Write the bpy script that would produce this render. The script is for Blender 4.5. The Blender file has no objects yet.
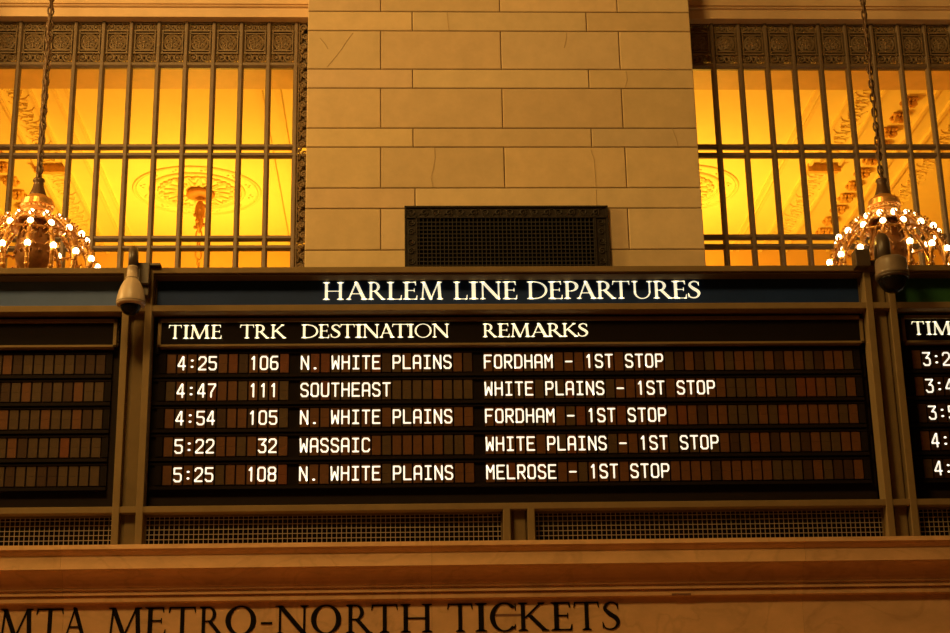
import bpy, math, random
from mathutils import Vector, Matrix

S = bpy.context.scene
COL = S.collection
random.seed(7)
R = math.radians
PI = math.pi

# ------------------------------------------------------------------ camera
FPX = 1650.0
PITCH, YAW, ROLL = R(18.2605), R(2.704), R(-1.1171)
CAM = Vector((0, 0, 1.6))
FW = Vector((math.sin(YAW) * math.cos(PITCH), math.cos(YAW) * math.cos(PITCH), math.sin(PITCH)))
RT0 = Vector((math.cos(YAW), -math.sin(YAW), 0))
UP0 = RT0.cross(FW)
RT = RT0 * math.cos(ROLL) + UP0 * math.sin(ROLL)
UP = UP0 * math.cos(ROLL) - RT0 * math.sin(ROLL)
cd = bpy.data.cameras.new('camera')
cam = bpy.data.objects.new('camera', cd)
COL.objects.link(cam)
cd.sensor_width = 36
cd.lens = FPX / 950 * 36
cd.clip_end = 200
M3 = Matrix((RT, UP, -FW)).transposed()
cam.matrix_world = Matrix.Translation(CAM) @ M3.to_4x4()
S.camera = cam

# ------------------------------------------------------------------ world and light
S.view_settings.view_transform = 'Standard'
S.view_settings.look = 'None'
S.view_settings.gamma = 1
S.view_settings.use_curve_mapping = False
S.view_settings.exposure = 0.0
S.cycles.use_denoising = True
S.cycles.max_bounces = 8
S.cycles.sample_clamp_indirect = 6
w = bpy.data.worlds.new('world')
S.world = w
w.use_nodes = True
bg = w.node_tree.nodes['Background']
bg.inputs[0].default_value = (1, .55, .16, 1)
bg.inputs[1].default_value = .02


def area(name, loc, aim, size, power, col):
    l = bpy.data.lights.new(name, 'AREA')
    l.shape = 'DISK'
    l.size = size
    l.energy = power
    l.color = col
    o = bpy.data.objects.new(name, l)
    COL.objects.link(o)
    o.location = loc
    o.rotation_euler = (Vector(aim) - Vector(loc)).to_track_quat('-Z', 'Y').to_euler()
    return o


area('hall_lamp_side', (-11.0, 9.6, 10.2), (0.0, 13.4, 8.6), 1.8, 860, (1, .585, .165))
area('hall_lamp_front', (-3.0, 5.2, 11.2), (0.6, 13.5, 8.2), 2.4, 660, (1, .585, .165))


def point(name, loc, power, col, rad):
    l = bpy.data.lights.new(name, 'POINT')
    l.energy = power
    l.color = col
    l.shadow_soft_size = rad
    o = bpy.data.objects.new(name, l)
    COL.objects.link(o)
    o.location = loc
    return o


for _x in (-2.5, 3.4):
    point('waiting_room_lamp', (_x, 18.94, 7.35), 470, (1, .53, .045), .30)

# ------------------------------------------------------------------ helpers


def mat(name, col, rough=.6, metal=0, var=.0, scale=8, bump=0, emit=0, ecol=None, tint=False, stretch=None, spec=.5, veins=0):
    m = bpy.data.materials.new(name)
    m.use_nodes = True
    nt = m.node_tree
    b = nt.nodes['Principled BSDF']
    b.inputs['Roughness'].default_value = rough
    b.inputs['Metallic'].default_value = metal
    b.inputs['Specular IOR Level'].default_value = spec
    c4 = (*col, 1)
    b.inputs['Base Color'].default_value = c4
    src = None
    if var or bump:
        tc = nt.nodes.new('ShaderNodeTexCoord')
        mp = nt.nodes.new('ShaderNodeMapping')
        if stretch:
            mp.inputs['Scale'].default_value = stretch
        nt.links.new(tc.outputs['Object'], mp.inputs['Vector'])
        n = nt.nodes.new('ShaderNodeTexNoise')
        n.inputs['Scale'].default_value = scale
        n.inputs['Detail'].default_value = 8
        n.inputs['Roughness'].default_value = .65
        nt.links.new(mp.outputs[0], n.inputs['Vector'])
        if var:
            r = nt.nodes.new('ShaderNodeValToRGB')
            r.color_ramp.elements[0].position = .28
            r.color_ramp.elements[1].position = .72
            r.color_ramp.elements[0].color = (*[c * (1 - var) for c in col], 1)
            r.color_ramp.elements[1].color = (*[min(1, c * (1 + var)) for c in col], 1)
            nt.links.new(n.outputs['Fac'], r.inputs[0])
            src = r.outputs[0]
        if veins:
            n2 = nt.nodes.new('ShaderNodeTexNoise')
            n2.inputs['Scale'].default_value = scale * .45
            n2.inputs['Detail'].default_value = 6
            n2.inputs['Distortion'].default_value = 1.4
            nt.links.new(mp.outputs[0], n2.inputs['Vector'])
            r2 = nt.nodes.new('ShaderNodeValToRGB')
            e = r2.color_ramp.elements
            e[0].position = .46
            e[0].color = (1, 1, 1, 1)
            e[1].position = .54
            e[1].color = (1, 1, 1, 1)
            k = r2.color_ramp.elements.new(.5)
            k.color = (1 - veins, 1 - veins * 1.1, 1 - veins * 1.2, 1)
            nt.links.new(n2.outputs['Fac'], r2.inputs[0])
            mx = nt.nodes.new('ShaderNodeMix')
            mx.data_type = 'RGBA'
            mx.blend_type = 'MULTIPLY'
            mx.inputs[0].default_value = 1
            nt.links.new(src, mx.inputs[6])
            nt.links.new(r2.outputs[0], mx.inputs[7])
            src = mx.outputs[2]
        if bump:
            bp = nt.nodes.new('ShaderNodeBump')
            bp.inputs['Strength'].default_value = bump
            bp.inputs['Distance'].default_value = .01
            nt.links.new(n.outputs['Fac'], bp.inputs['Height'])
            nt.links.new(bp.outputs[0], b.inputs['Normal'])
    if tint:
        at_ = nt.nodes.new('ShaderNodeAttribute')
        at_.attribute_name = 'tint'
        mx = nt.nodes.new('ShaderNodeMix')
        mx.data_type = 'RGBA'
        mx.blend_type = 'MULTIPLY'
        mx.inputs[0].default_value = 1
        if src:
            nt.links.new(src, mx.inputs[6])
        else:
            mx.inputs[6].default_value = c4
        nt.links.new(at_.outputs['Color'], mx.inputs[7])
        src = mx.outputs[2]
    if src:
        nt.links.new(src, b.inputs['Base Color'])
    if emit:
        b.inputs['Emission Color'].default_value = (*(ecol or col), 1)
        b.inputs['Emission Strength'].default_value = emit
    return m


M = {}
M['stone'] = mat('buff_stone', (.60, .46, .26), .75, var=.10, scale=5, bump=.15, tint=True)
M['mortar'] = mat('dark_mortar', (.12, .07, .035), .9)
M['crack'] = mat('crack_stain', (.42, .30, .15), .9)
M['plainstone'] = mat('lintel_stone', (.66, .46, .26), .6, var=.10, scale=4, bump=.1)
M['marble'] = mat('polished_marble', (.72, .46, .25), .24, var=.14, scale=6, tint=True, veins=.12, stretch=(.6, 1, 1))
M['ink'] = mat('dark_letter_paint', (.007, .005, .004), .8, spec=.1)
M['bronze'] = mat('frame_bronze', (.205, .145, .070), .75, spec=.12, var=.14, scale=3, bump=.05)
M['bronze_dark'] = mat('channel_bronze', (.15, .105, .055), .75, spec=.1, var=.14, scale=3)
M['grille'] = mat('grille_bronze', (.165, .11, .06), .5, metal=.0, var=.15, scale=9)
M['ornament'] = mat('ornament_bronze', (.20, .135, .07), .5, metal=.0, spec=.3, var=.22, scale=14)
M['iron'] = mat('vent_iron', (.020, .013, .009), .65, var=.2, scale=12, spec=.25)
M['wire'] = mat('mesh_wire', (.46, .37, .25), .5, metal=.2)
M['black'] = mat('matt_black', (.004, .003, .0025), .9, spec=.05)
M['panel'] = mat('board_black_brown', (.018, .011, .008), .7, var=.1, scale=5, spec=.12)
M['shelf'] = mat('row_shelf_black', (.009, .0055, .004), .8, spec=.1)
M['navy'] = mat('navy_panel', (.014, .036, .14), .6, var=.12, scale=4, spec=.15)
M['greyblue'] = mat('greyblue_panel', (.10, .165, .40), .5, var=.1, scale=3, spec=.2)
M['green'] = mat('green_panel', (.030, .110, .040), .5, var=.1, scale=4, spec=.15)
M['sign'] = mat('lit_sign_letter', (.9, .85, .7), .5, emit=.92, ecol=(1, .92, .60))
M['glyph'] = mat('emissive_flap_print', (.9, .88, .8), .5, emit=.95, ecol=(1, .95, .78))  # white printed letters made to glow in place of internal board lamps
M['f0'] = mat('flap_olive', (.070, .042, .020), .55, var=.12, scale=20, spec=.15)
M['f1'] = mat('flap_brown', (.110, .046, .017), .55, var=.12, scale=20, spec=.15)
M['f2'] = mat('flap_redbrown', (.125, .040, .014), .55, var=.12, scale=20, spec=.15)
M['f3'] = mat('flap_dark', (.045, .022, .011), .55, var=.12, scale=20, spec=.15)
M['gold'] = mat('chandelier_gold', (.80, .41, .10), .32, metal=.6, var=.2, scale=25)
M['darkgold'] = mat('chandelier_bronze', (.36, .17, .05), .4, metal=.4, var=.3, scale=25)
M['chain'] = mat('chain_bronze', (.13, .075, .04), .4, metal=.4)
M['bulb'] = mat('lit_bulb', (1, .9, .7), .3, emit=10, ecol=(1, .78, .40))
M['plaster'] = mat('cream_plaster', (.84, .70, .34), .8, var=.03, scale=3)
M['plaster_mould'] = mat('plaster_moulding', (.80, .63, .28), .8, var=.05, scale=8)
M['plaster_dark'] = mat('gilded_bracket', (.66, .38, .11), .7, var=.25, scale=12)
M['pendant'] = mat('pendant_gilt', (.46, .20, .05), .6, var=.2, scale=15)
M['farwall'] = mat('far_room_wall', (.66, .42, .16), .8, var=.05, scale=2)
M['cambeige'] = mat('camera_beige', (.48, .38, .27), .4, var=.03, scale=10)
M['camgrey'] = mat('camera_bronze_grey', (.19, .145, .10), .38, var=.05, scale=10)
M['campipe'] = mat('camera_pipe', (.065, .045, .03), .4)
M['smoke'] = mat('smoked_dome', (.007, .006, .005), .22, spec=.12)
M['floor'] = mat('floor_marble', (.40, .20, .08), .35, var=.1, scale=2)  # unseen floor, colour reddened so its bounce tints the undersides
M['hall'] = mat('hall_plaster', (.55, .42, .26), .8, var=.05, scale=2)


class MB:
    def __init__(s):
        s.v, s.f, s.mi, s.t = [], [], [], []
        s.cm, s.ct = 0, (1, 1, 1)

    def add(s, vs, fs):
        o = len(s.v)
        s.v += [tuple(p) for p in vs]
        for f in fs:
            s.f.append(tuple(i + o for i in f))
            s.mi.append(s.cm)
            s.t.append(s.ct)
        return s

    def box(s, x0, x1, y0, y1, z0, z1):
        vs = [(x, y, z) for x in (x0, x1) for y in (y0, y1) for z in (z0, z1)]
        return s.add(vs, [(0, 1, 3, 2), (4, 6, 7, 5), (0, 4, 5, 1), (2, 3, 7, 6), (0, 2, 6, 4), (1, 5, 7, 3)])

    def block(s, x0, x1, y0, y1, z0, z1, c=.006):
        # box whose front (-y) edges are chamfered
        a = [(x0, y0 + c, z0), (x1, y0 + c, z0), (x1, y0 + c, z1), (x0, y0 + c, z1)]
        b = [(x0 + c, y0, z0 + c), (x1 - c, y0, z0 + c), (x1 - c, y0, z1 - c), (x0 + c, y0, z1 - c)]
        d = [(x, y1, z) for x, y, z in a]
        fs = [(4, 5, 6, 7)]
        for i in range(4):
            j = (i + 1) % 4
            fs.append((i, j, 4 + j, 4 + i))
            fs.append((8 + i, 8 + j, j, i))
        fs.append((11, 10, 9, 8))
        return s.add(a + b + d, fs)

    def prism(s, poly, y0, y1):
        # poly in (x,z); front at y0
        ar = sum(poly[i][0] * poly[(i + 1) % len(poly)][1] - poly[(i + 1) % len(poly)][0] * poly[i][1] for i in range(len(poly)))
        if ar < 0:
            poly = poly[::-1]
        n = len(poly)
        vs = [(x, y0, z) for x, z in poly] + [(x, y1, z) for x, z in poly]
        fs = [tuple(range(n)), tuple(range(2 * n - 1, n - 1, -1))]
        for i in range(n):
            j = (i + 1) % n
            fs.append((i, n + i, n + j, j))
        return s.add(vs, fs)

    def profile(s, prof, x0, x1):
        # closed (y,z) polygon swept along x
        n = len(prof)
        vs = [(x0, y, z) for y, z in prof] + [(x1, y, z) for y, z in prof]
        fs = [tuple(range(n)), tuple(range(2 * n - 1, n - 1, -1))]
        for i in range(n):
            j = (i + 1) % n
            fs.append((i, n + i, n + j, j))
        return s.add(vs, fs)

    def tube(s, pts, r, n=6, closed=False, flat=1.0):
        pts = [Vector(p) for p in pts]
        m = len(pts)
        rs = r if isinstance(r, (list, tuple)) else [r] * m
        vs = []
        prev = None
        for i, p in enumerate(pts):
            if closed:
                t = pts[(i + 1) % m] - pts[i - 1]
            else:
                t = pts[min(i + 1, m - 1)] - pts[max(i - 1, 0)]
            t.normalize()
            if prev is None:
                up = Vector((0, 1, 0)) if abs(t.y) < .9 else Vector((1, 0, 0))
                u = t.cross(up).normalized()
            else:
                u = (prev - t * prev.dot(t)).normalized()
            prev = u
            v = t.cross(u)
            for k in range(n):
                a = 2 * PI * k / n
                vs.append(p + u * math.cos(a) * rs[i] + v * math.sin(a) * rs[i] * flat)
        fs = []
        for i in range(m if closed else m - 1):
            j = (i + 1) % m
            for k in range(n):
                l = (k + 1) % n
                fs.append((i * n + k, i * n + l, j * n + l, j * n + k))
        if not closed:
            fs.append(tuple(range(n - 1, -1, -1)))
            fs.append(tuple((m - 1) * n + k for k in range(n)))
        return s.add(vs, fs)

    def lathe(s, prof, c, n=24):
        # prof: (r,z) list ; axis z at c
        cx, cy, cz = c
        vs = []
        for r, z in prof:
            for k in range(n):
                a = 2 * PI * k / n
                vs.append((cx + r * math.cos(a), cy + r * math.sin(a), cz + z))
        fs = []
        for i in range(len(prof) - 1):
            for k in range(n):
                l = (k + 1) % n
                fs.append((i * n + k, i * n + l, (i + 1) * n + l, (i + 1) * n + k))
        fs.append(tuple(range(n - 1, -1, -1)))
        fs.append(tuple((len(prof) - 1) * n + k for k in range(n)))
        return s.add(vs, fs)

    def ball(s, c, r, n=10, m=6, sz=1.0):
        prof = [(max(1e-4, r * math.sin(PI * i / m)), -r * sz * math.cos(PI * i / m)) for i in range(m + 1)]
        return s.lathe(prof, c, n)

    def ring(s, c, rr, r, n=24, k=6, axis='z', sx=1.0):
        pts = []
        for i in range(n):
            a = 2 * PI * i / n
            u, v = rr * sx * math.cos(a), rr * math.sin(a)
            if axis == 'z':
                pts.append((c[0] + u, c[1] + v, c[2]))
            elif axis == 'y':
                pts.append((c[0] + u, c[1], c[2] + v))
            else:
                pts.append((c[0], c[1] + u, c[2] + v))
        return s.tube(pts, r, k, True)

    def build(s, name, mats, parent=None, origin=None, smooth=False, bevel=0):
        if not isinstance(mats, (list, tuple)):
            mats = [mats]
        if parent is not None:
            o0 = WL[parent.name] if parent.name in WL else Vector((0, 0, 0))
        elif origin is not None:
            o0 = Vector(origin)
        else:
            xs, ys, zs = zip(*s.v)
            o0 = Vector(((min(xs) + max(xs)) / 2, (min(ys) + max(ys)) / 2, min(zs)))
        me = bpy.data.meshes.new(name)
        me.from_pydata([(x - o0.x, y - o0.y, z - o0.z) for x, y, z in s.v], [], s.f)
        for m_ in mats:
            me.materials.append(m_)
        me.polygons.foreach_set('material_index', s.mi)
        if any(t != (1, 1, 1) for t in s.t):
            ca = me.color_attributes.new('tint', 'FLOAT_COLOR', 'CORNER')
            buf = []
            for p, t in zip(me.polygons, s.t):
                buf += [t[0], t[1], t[2], 1] * p.loop_total
            ca.data.foreach_set('color', buf)
        elif any(m_.name in ('buff_stone', 'polished_marble') for m_ in mats):
            ca = me.color_attributes.new('tint', 'FLOAT_COLOR', 'CORNER')
            ca.data.foreach_set('color', [1.0] * (4 * len(me.loops)))
        me.update()
        o = bpy.data.objects.new(name, me)
        COL.objects.link(o)
        if smooth:
            me.polygons.foreach_set('use_smooth', [True] * len(me.polygons))
        if parent is not None:
            o.parent = parent
            WL[o.name] = o0
        else:
            o.location = o0
            WL[o.name] = o0
        if bevel:
            bv = o.modifiers.new('edge', 'BEVEL')
            bv.width = bevel
            bv.segments = 2
            bv.limit_method = 'ANGLE'
        return o


WL = {}


def tag(o, label, cat, group=None, kind=None):
    o['label'] = label
    o['category'] = cat
    if group:
        o['group'] = group
    if kind:
        o['kind'] = kind
    return o


def thing(name, label, cat, loc, group=None, kind=None):
    o = bpy.data.objects.new(name, None)
    o.empty_display_size = .1
    COL.objects.link(o)
    o.location = loc
    WL[o.name] = Vector(loc)
    return tag(o, label, cat, group, kind)


def copy_tree(o, parent=None):
    c = o.copy()
    COL.objects.link(c)
    if parent is not None:
        c.parent = parent
    for ch in list(o.children):
        copy_tree(ch, c)
    return c


# planes of the place
YB, YP, YL, YG, YX = 12.0, 13.5, 13.88, 14.0, 15.4     # board front, pier face, lintel face, grille, far face of the wall
X0, X1 = -.834, 2.673                                  # pier edges
WZ = 9.153                                             # window head
ZC = 9.5                                               # far ceiling

# ------------------------------------------------------------------ hall shell
tag(MB().box(-13, 14, -7, 13.4, -.2, 0).build('floor', M['floor']), 'reddish stone concourse floor below the ticket office', 'floor', kind='structure')
tag(MB().box(-13, 14, -7, 15.4, 11.6, 11.8).build('ceiling', M['hall']), 'high concourse ceiling above the stone wall', 'ceiling', kind='structure')

# stone pier between the windows: real blocks with open joints
mb = MB()
mb.cm = 1
mb.box(X0 + .004, X1 - .004, YP + .012, YX, 0, 11.6)
mb.cm = 0
zj = [11.6, 11.34, 11.15, 10.76, 10.57, 10.18, 9.99, 9.598, 9.401, 9.008, 8.811, 8.423, 8.233, 7.838, 7.653, 7.259, 7.064, 6.674, 6.485, 6.09, 5.9, 5.5, 5.3, 4.9, 4.7, 4.3, 4.1, 3.7]
j = .0035
for i in range(len(zj) - 1):
    zt, zb = zj[i], zj[i + 1]
    wide = (zt - zb) > .3
    xs = [X0, -.172, .922, 2.008, X1] if wide else [X0, .116, 1.716, X1]
    if i == 15:
        xs = [X0, .13, X1]
    if i == 14:
        xs = [X0, -.172, .926, 2.013, X1]
    for k in range(len(xs) - 1):
        v = random.uniform(.90, 1.06)
        mb.ct = (v, v * random.uniform(.95, 1.0), v * random.uniform(.88, 1.0))
        mb.block(xs[k] + (j if k else 0), xs[k + 1] - (j if k < len(xs) - 2 else 0), YP, YX, zb + j, zt - j)
pier = tag(mb.build('wall_pier', [M['stone'], M['mortar']], origin=(.92, YP, 0)), 'buff stone block pier between the two glowing windows', 'wall', kind='structure')


def at(px, py, Y):
    d = FW * FPX + RT * (px - 475) + UP * (316.5 - py)
    d = d * (Y / d.y)
    return d.x, d.z + 1.6


def crack(pts):
    p3 = []
    for px, py in pts:
        x, z = at(px, py, YP)
        p3.append((x, YP, z))
    MB().tube(p3, .0035, 4).build('hairline_crack', M['crack'], pier)


crack([(327, 67), (333, 60), (341, 50), (346, 42), (353, 33)])
crack([(320, 38), (325, 44), (328, 49)])
crack([(434.5, 148), (435, 158), (433, 170), (431, 177), (433, 187)])
crack([(591, 150), (594, 160), (595, 172), (596, 187)])
crack([(566, 33), (566, 40), (564, 48)])
crack([(447, 13), (448, 24), (449, 30)])
crack([(626, 71), (627, 80), (625, 88)])
crack([(672, 128), (676, 138), (678, 146)])
crack([(596, 190), (596, 200), (597, 207)])

# lintels over the windows, and the wall beyond the openings
def lintel_prof():
    return [(YL, WZ), (YL, 9.238), (YL + .008, 9.243), (YL + .008, 9.250), (YL - .012, 9.254), (YL - .020, 9.262), (YL - .012, 9.272),
            (YL + .012, 9.276), (YL + .012, 9.286), (YL - .006, 9.290), (YL - .006, 11.6), (YX, 11.6), (YX, WZ)]


WL0, WR1 = -4.3, 6.15
o = MB().profile(lintel_prof(), WL0, X0).build('trim_1', M['plainstone'])
tag(o, 'pale moulded stone lintel over the window with the whole medallion', 'lintel', kind='structure')
o = MB().profile(lintel_prof(), X1, WR1).build('trim_2', M['plainstone'])
tag(o, 'moulded stone lintel over the window above the green panel', 'lintel', kind='structure')
tag(MB().box(-13, WL0, YP, YX, 0, 11.6).build('wall_left', M['hall']), 'stone wall past the window nearest the blank board', 'wall', kind='structure')
tag(MB().box(WR1, 14, YP, YX, 0, 11.6).build('wall_right', M['hall']), 'stone wall past the window above the green panel', 'wall', kind='structure')
tag(MB().box(WL0, X0, YP + .38, YX, 0, 5.2).build('wall_sill_left', M['hall']), 'wall under the window with the whole medallion', 'wall', kind='structure')
tag(MB().box(X1, WR1, YP + .38, YX, 0, 5.2).build('wall_sill_right', M['hall']), 'wall under the window above the green panel', 'wall', kind='structure')

# ------------------------------------------------------------------ far room
mb = MB()
mb.box(-7.5, 9.0, YX, 21.3, ZC, ZC + .2)
ceil2 = tag(mb.build('ceiling_far', M['plaster']), 'glowing yellow plaster ceiling of the room behind the windows', 'ceiling', kind='structure')
tag(MB().box(-7.5, 9.0, 21.05, 21.3, 2.0, ZC).build('wall_far', M['farwall']), 'orange end wall of the room behind the windows', 'wall', kind='structure')
tag(MB().box(-7.7, -7.5, YX, 21.3, 2.0, ZC).build('wall_far_left', M['farwall']), 'side wall of the room behind the windows', 'wall', kind='structure')
tag(MB().box(9.0, 9.2, YX, 21.3, 2.0, ZC).build('wall_far_right', M['farwall']), 'side wall of the room behind the windows, green panel side', 'wall', kind='structure')
tag(MB().box(-7.5, 9.0, YX, 21.3, 1.8, 2.0).build('floor_far', M['farwall']), 'floor of the room behind the windows', 'floor', kind='structure')


def strip(x0, x1, h, y0=YX + .05, y1=21.04):
    mb = MB()
    mb.box(x0, x1, y0, y1, ZC - h, ZC)
    return mb


mb = MB()
for x in (-1.49, -1.29, 2.36, 2.16):
    mb.box(x - .012, x + .012, YX + .02, 21.04, ZC - .02, ZC)
for x in (-3.69, -3.555, 4.53, 4.61):
    mb.box(x - .02, x + .02, YX + .02, 21.04, ZC - .03, ZC)
for x in (-4.28, -3.94, 4.93, 5.28):
    mb.box(x - .018, x + .018, YX + .02, 21.04, ZC - .04, ZC)
for x in (-5.05, 5.86, 6.1):
    mb.box(x - .02, x + .02, YX + .02, 21.04, ZC - .04, ZC)
mb.build('ceiling_moulding', M['plaster_mould'], ceil2)


def scroll_band(xc, hw, name):
    mb = MB()
    y = YX + .12
    k = 0
    while y < 20.9:
        sgn = 1 if k % 2 else -1
        pts = []
        for i in range(15):
            t = i / 14
            a = t * 2.6 * PI
            rr = hw * .92 * (1 - t * .78)
            pts.append((xc + sgn * rr * math.cos(a), y + rr * .9 * math.sin(a), ZC - .003))
        mb.tube(pts, .008, 5)
        mb.ring((xc - sgn * hw * .3, y + hw * .55, ZC - .003), hw * .25, .008, 8, 5)
        y += hw * 1.15
        k += 1
    mb.build(name, M['plaster_mould'], ceil2)


scroll_band(-4.11, .13, 'scroll_band')
scroll_band(5.105, .14, 'scroll_band')
scroll_band(-5.35, .13, 'scroll_band')
scroll_band(6.35, .14, 'scroll_band')

for xc, lab in ((-4.11, 'short dark crossbar on the far ceiling beside the whole medallion'), (5.1, 'short dark crossbar on the far ceiling beside the bracket row above the green panel')):
    for yy in (18.2,):
        mb = MB()
        mb.box(xc - .2, xc + .2, yy - .07, yy + .07, ZC - .06, ZC)
        mb.box(xc - .2, xc + .2, yy - .10, yy - .07, ZC - .10, ZC)
        for q in range(7):
            mb.ball((xc - .17 + q * .057, yy - .02, ZC - .06), .02, 8, 5)
        tag(mb.build('ceiling_crossbar', M['plaster_dark']), lab, 'ceiling ornament')

# medallions


def medallion(xc, yc, label):
    t = thing('ceiling_medallion', label, 'ceiling medallion', (xc, yc, ZC), None)
    mb = MB()
    mb.ring((xc, yc, ZC), .77, .02, 64, 8)
    mb.ring((xc, yc, ZC), .735, .010, 64, 6)
    mb.build('outer_moulding', M['plaster_mould'], t, smooth=True)
    mb = MB()
    mb.ring((xc, yc, ZC), .565, .026, 56, 8)
    mb.ring((xc, yc, ZC), .53, .012, 56, 6)
    mb.build('inner_moulding', M['plaster_mould'], t, smooth=True)
    mb = MB()
    for k in range(16):
        a = 2 * PI * k / 16
        c, s_ = math.cos(a), math.sin(a)
        for d in (-1, 1):
            pts = []
            for i in range(10):
                u = i / 9
                rr = .20 + .27 * math.sin(u * PI * .62)
                th = a + d * (.05 + .13 * math.sin(u * PI))
                pts.append((xc + rr * math.cos(th), yc + rr * math.sin(th), ZC - .012))
            mb.tube(pts, .016, 6)
        mb.ball((xc + .43 * c, yc + .43 * s_, ZC - .01), .035, 8, 5)
        mb.ball((xc + .24 * c, yc + .24 * s_, ZC - .01), .028, 8, 5)
    mb.build('leaf_relief', M['plaster_mould'], t, smooth=True)
    mb = MB()
    for k in range(12):
        a = 2 * PI * (k + .5) / 12
        for q in (-1, 0, 1):
            mb.ball((xc + (.65 + (.03 if q == 0 else 0)) * math.cos(a + q * .07), yc + (.65 + (.03 if q == 0 else 0)) * math.sin(a + q * .07), ZC), .016, 8, 5)
    mb.build('border_rosette', M['plaster_mould'], t, smooth=True)
    return t


medallion(-2.5, 18.94, 'round plaster medallion on far ceiling, seen whole behind the bars')
medallion(3.42, 18.9, 'plaster ceiling medallion partly hidden behind the stone pier')

# ceiling brackets
def bracket(xc, yc, label, group):
    mb = MB()
    prof = [(-.09, 0), (-.09, -.03), (-.07, -.07), (-.02, -.09), (.04, -.08), (.08, -.045), (.09, 0)]
    for dx in (-.065, .010):
        n = len(prof)
        vs = [(xc + dx, yc + a, ZC + b) for a, b in prof] + [(xc + dx + .055, yc + a, ZC + b) for a, b in prof]
        fs = [tuple(range(n)), tuple(range(2 * n - 1, n - 1, -1))] + [(i, n + i, n + (i + 1) % n, (i + 1) % n) for i in range(n)]
        mb.add(vs, fs)
    mb.box(xc - .08, xc + .08, yc - .085, yc + .085, ZC - .015, ZC)
    for k in range(4):
        mb.ball((xc - .06 + k * .04, yc - .1, ZC - .035), .018, 8, 5)
    mb.ball((xc - .08, yc + .02, ZC - .035), .025, 8, 5)
    mb.ball((xc + .08, yc + .02, ZC - .035), .025, 8, 5)
    mb.ball((xc, yc - .02, ZC - .08), .028, 8, 5)
    return tag(mb.build('ceiling_bracket', M['plaster_dark']), label, 'ceiling bracket', group)


ys = [16.36 + .395 * i for i in range(11)]
for y in ys:
    bracket(5.62, y, 'dark gilded bracket in the ceiling row above the chandelier by the green panel', 'brackets along the far ceiling, green panel side')
for y in [17.3 + .42 * i for i in range(8)]:
    bracket(-4.68, y, 'dark gilded bracket in the ceiling row behind the chandelier by the blank board', 'brackets along the far ceiling, blank board side')

# ------------------------------------------------------------------ window grilles
PITCH_B = .2573
BW = .026      # half bar width
ZB = 5.2       # grille foot


def spiral(c, r0, r1, a0, turns, n=14, d=1):
    return [(c[0] + (r0 + (r1 - r0) * i / n) * math.cos(a0 + d * turns * 2 * PI * i / n), c[1],
             c[2] + (r0 + (r1 - r0) * i / n) * math.sin(a0 + d * turns * 2 * PI * i / n)) for i in range(n + 1)]


def frieze_panel(x0, x1, parent):
    """one pierced bronze panel between two bars: scroll row, rosette square, scroll row"""
    mb = MB()
    xc = (x0 + x1) / 2
    hw = (x1 - x0) / 2
    y = YG
    ztop, z1, z0, zbot = WZ - .004, 9.062, 8.83, 8.738
    # pierced ground set back behind the relief
    mb.box(x0, x1, y + .050, y + .056, z1 + .034, ztop)
    mb.box(x0, x0 + hw * 1.25, y + .050, y + .056, z1, z1 + .034)
    mb.box(x0, x1, y + .050, y + .056, z0 - .040, z1)
    mb.box(x0, x0 + hw * 1.45, y + .050, y + .056, zbot, z0 - .040)
    # frame lines
    for z in (z1, z0):
        mb.box(x0, x1, y - .018, y + .018, z - .007, z + .007)
    mb.box(x0, x1, y - .018, y + .018, ztop - .014, ztop)
    # top and bottom scroll rows
    for za, zb in ((z1, ztop - .01), (zbot, z0)):
        zc = (za + zb) / 2
        h = (zb - za) / 2
        for s_ in (-1, 1):
            mb.tube(spiral((xc + s_ * hw * .56, y, zc), h * .92, h * .25, PI / 2, 1.3, 14, s_), .0085, 5)
            mb.tube(spiral((xc + s_ * hw * .12, y, zc + h * .1), h * .8, h * .2, -PI / 2, 1.0, 10, -s_), .0075, 5)
            mb.ball((xc + s_ * hw * .56, y, zc), .012, 6, 4)
            mb.tube([(xc + s_ * hw * .80, y, za), (xc + s_ * hw * .95, y, zc), (xc + s_ * hw * .80, y, zb)], .0075, 5)
    # square with ring and rosette
    zc = (z0 + z1) / 2
    h = (z1 - z0) / 2
    g = min(hw, h)
    for s_ in (-1, 1):
        mb.box(xc + s_ * g * .90 - .006, xc + s_ * g * .90 + .006, y - .016, y + .016, z0, z1)
        mb.box(xc - g * .9, xc + g * .9, y - .016, y + .016, zc + s_ * g * .86 - .006, zc + s_ * g * .86 + .006)
    mb.ring((xc, y, zc), g * .76, .009, 22, 5, 'y')
    mb.ring((xc, y, zc), g * .66, .006, 22, 5, 'y')
    for k in range(4):
        a = PI / 4 + k * PI / 2
        cx, cz = xc + g * .80 * math.cos(a) * 1.12, zc + g * .78 * math.sin(a) * 1.1
        mb.tube(spiral((cx, y, cz), .026, .006, a + PI, 1.2, 8), .006, 4)
    for k in range(5):
        a = 2 * PI * k / 5 + PI / 2
        mb.tube(spiral((xc + g * .36 * math.cos(a), y, zc + g * .36 * math.sin(a)), g * .26, g * .05, a + PI, 1.5, 12), .009, 5)
        pts = [(xc + g * rr * math.cos(a + dd), y - .002, zc + g * rr * math.sin(a + dd)) for rr, dd in ((.08, 0), (.3, .35), (.5, .5), (.64, .42))]
        mb.tube(pts, [.008, .010, .009, .005], 5)
    mb.ball((xc, y - .002, zc), .016, 8, 5)
    return mb.build('ornament_panel', M['ornament'], parent)


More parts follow.
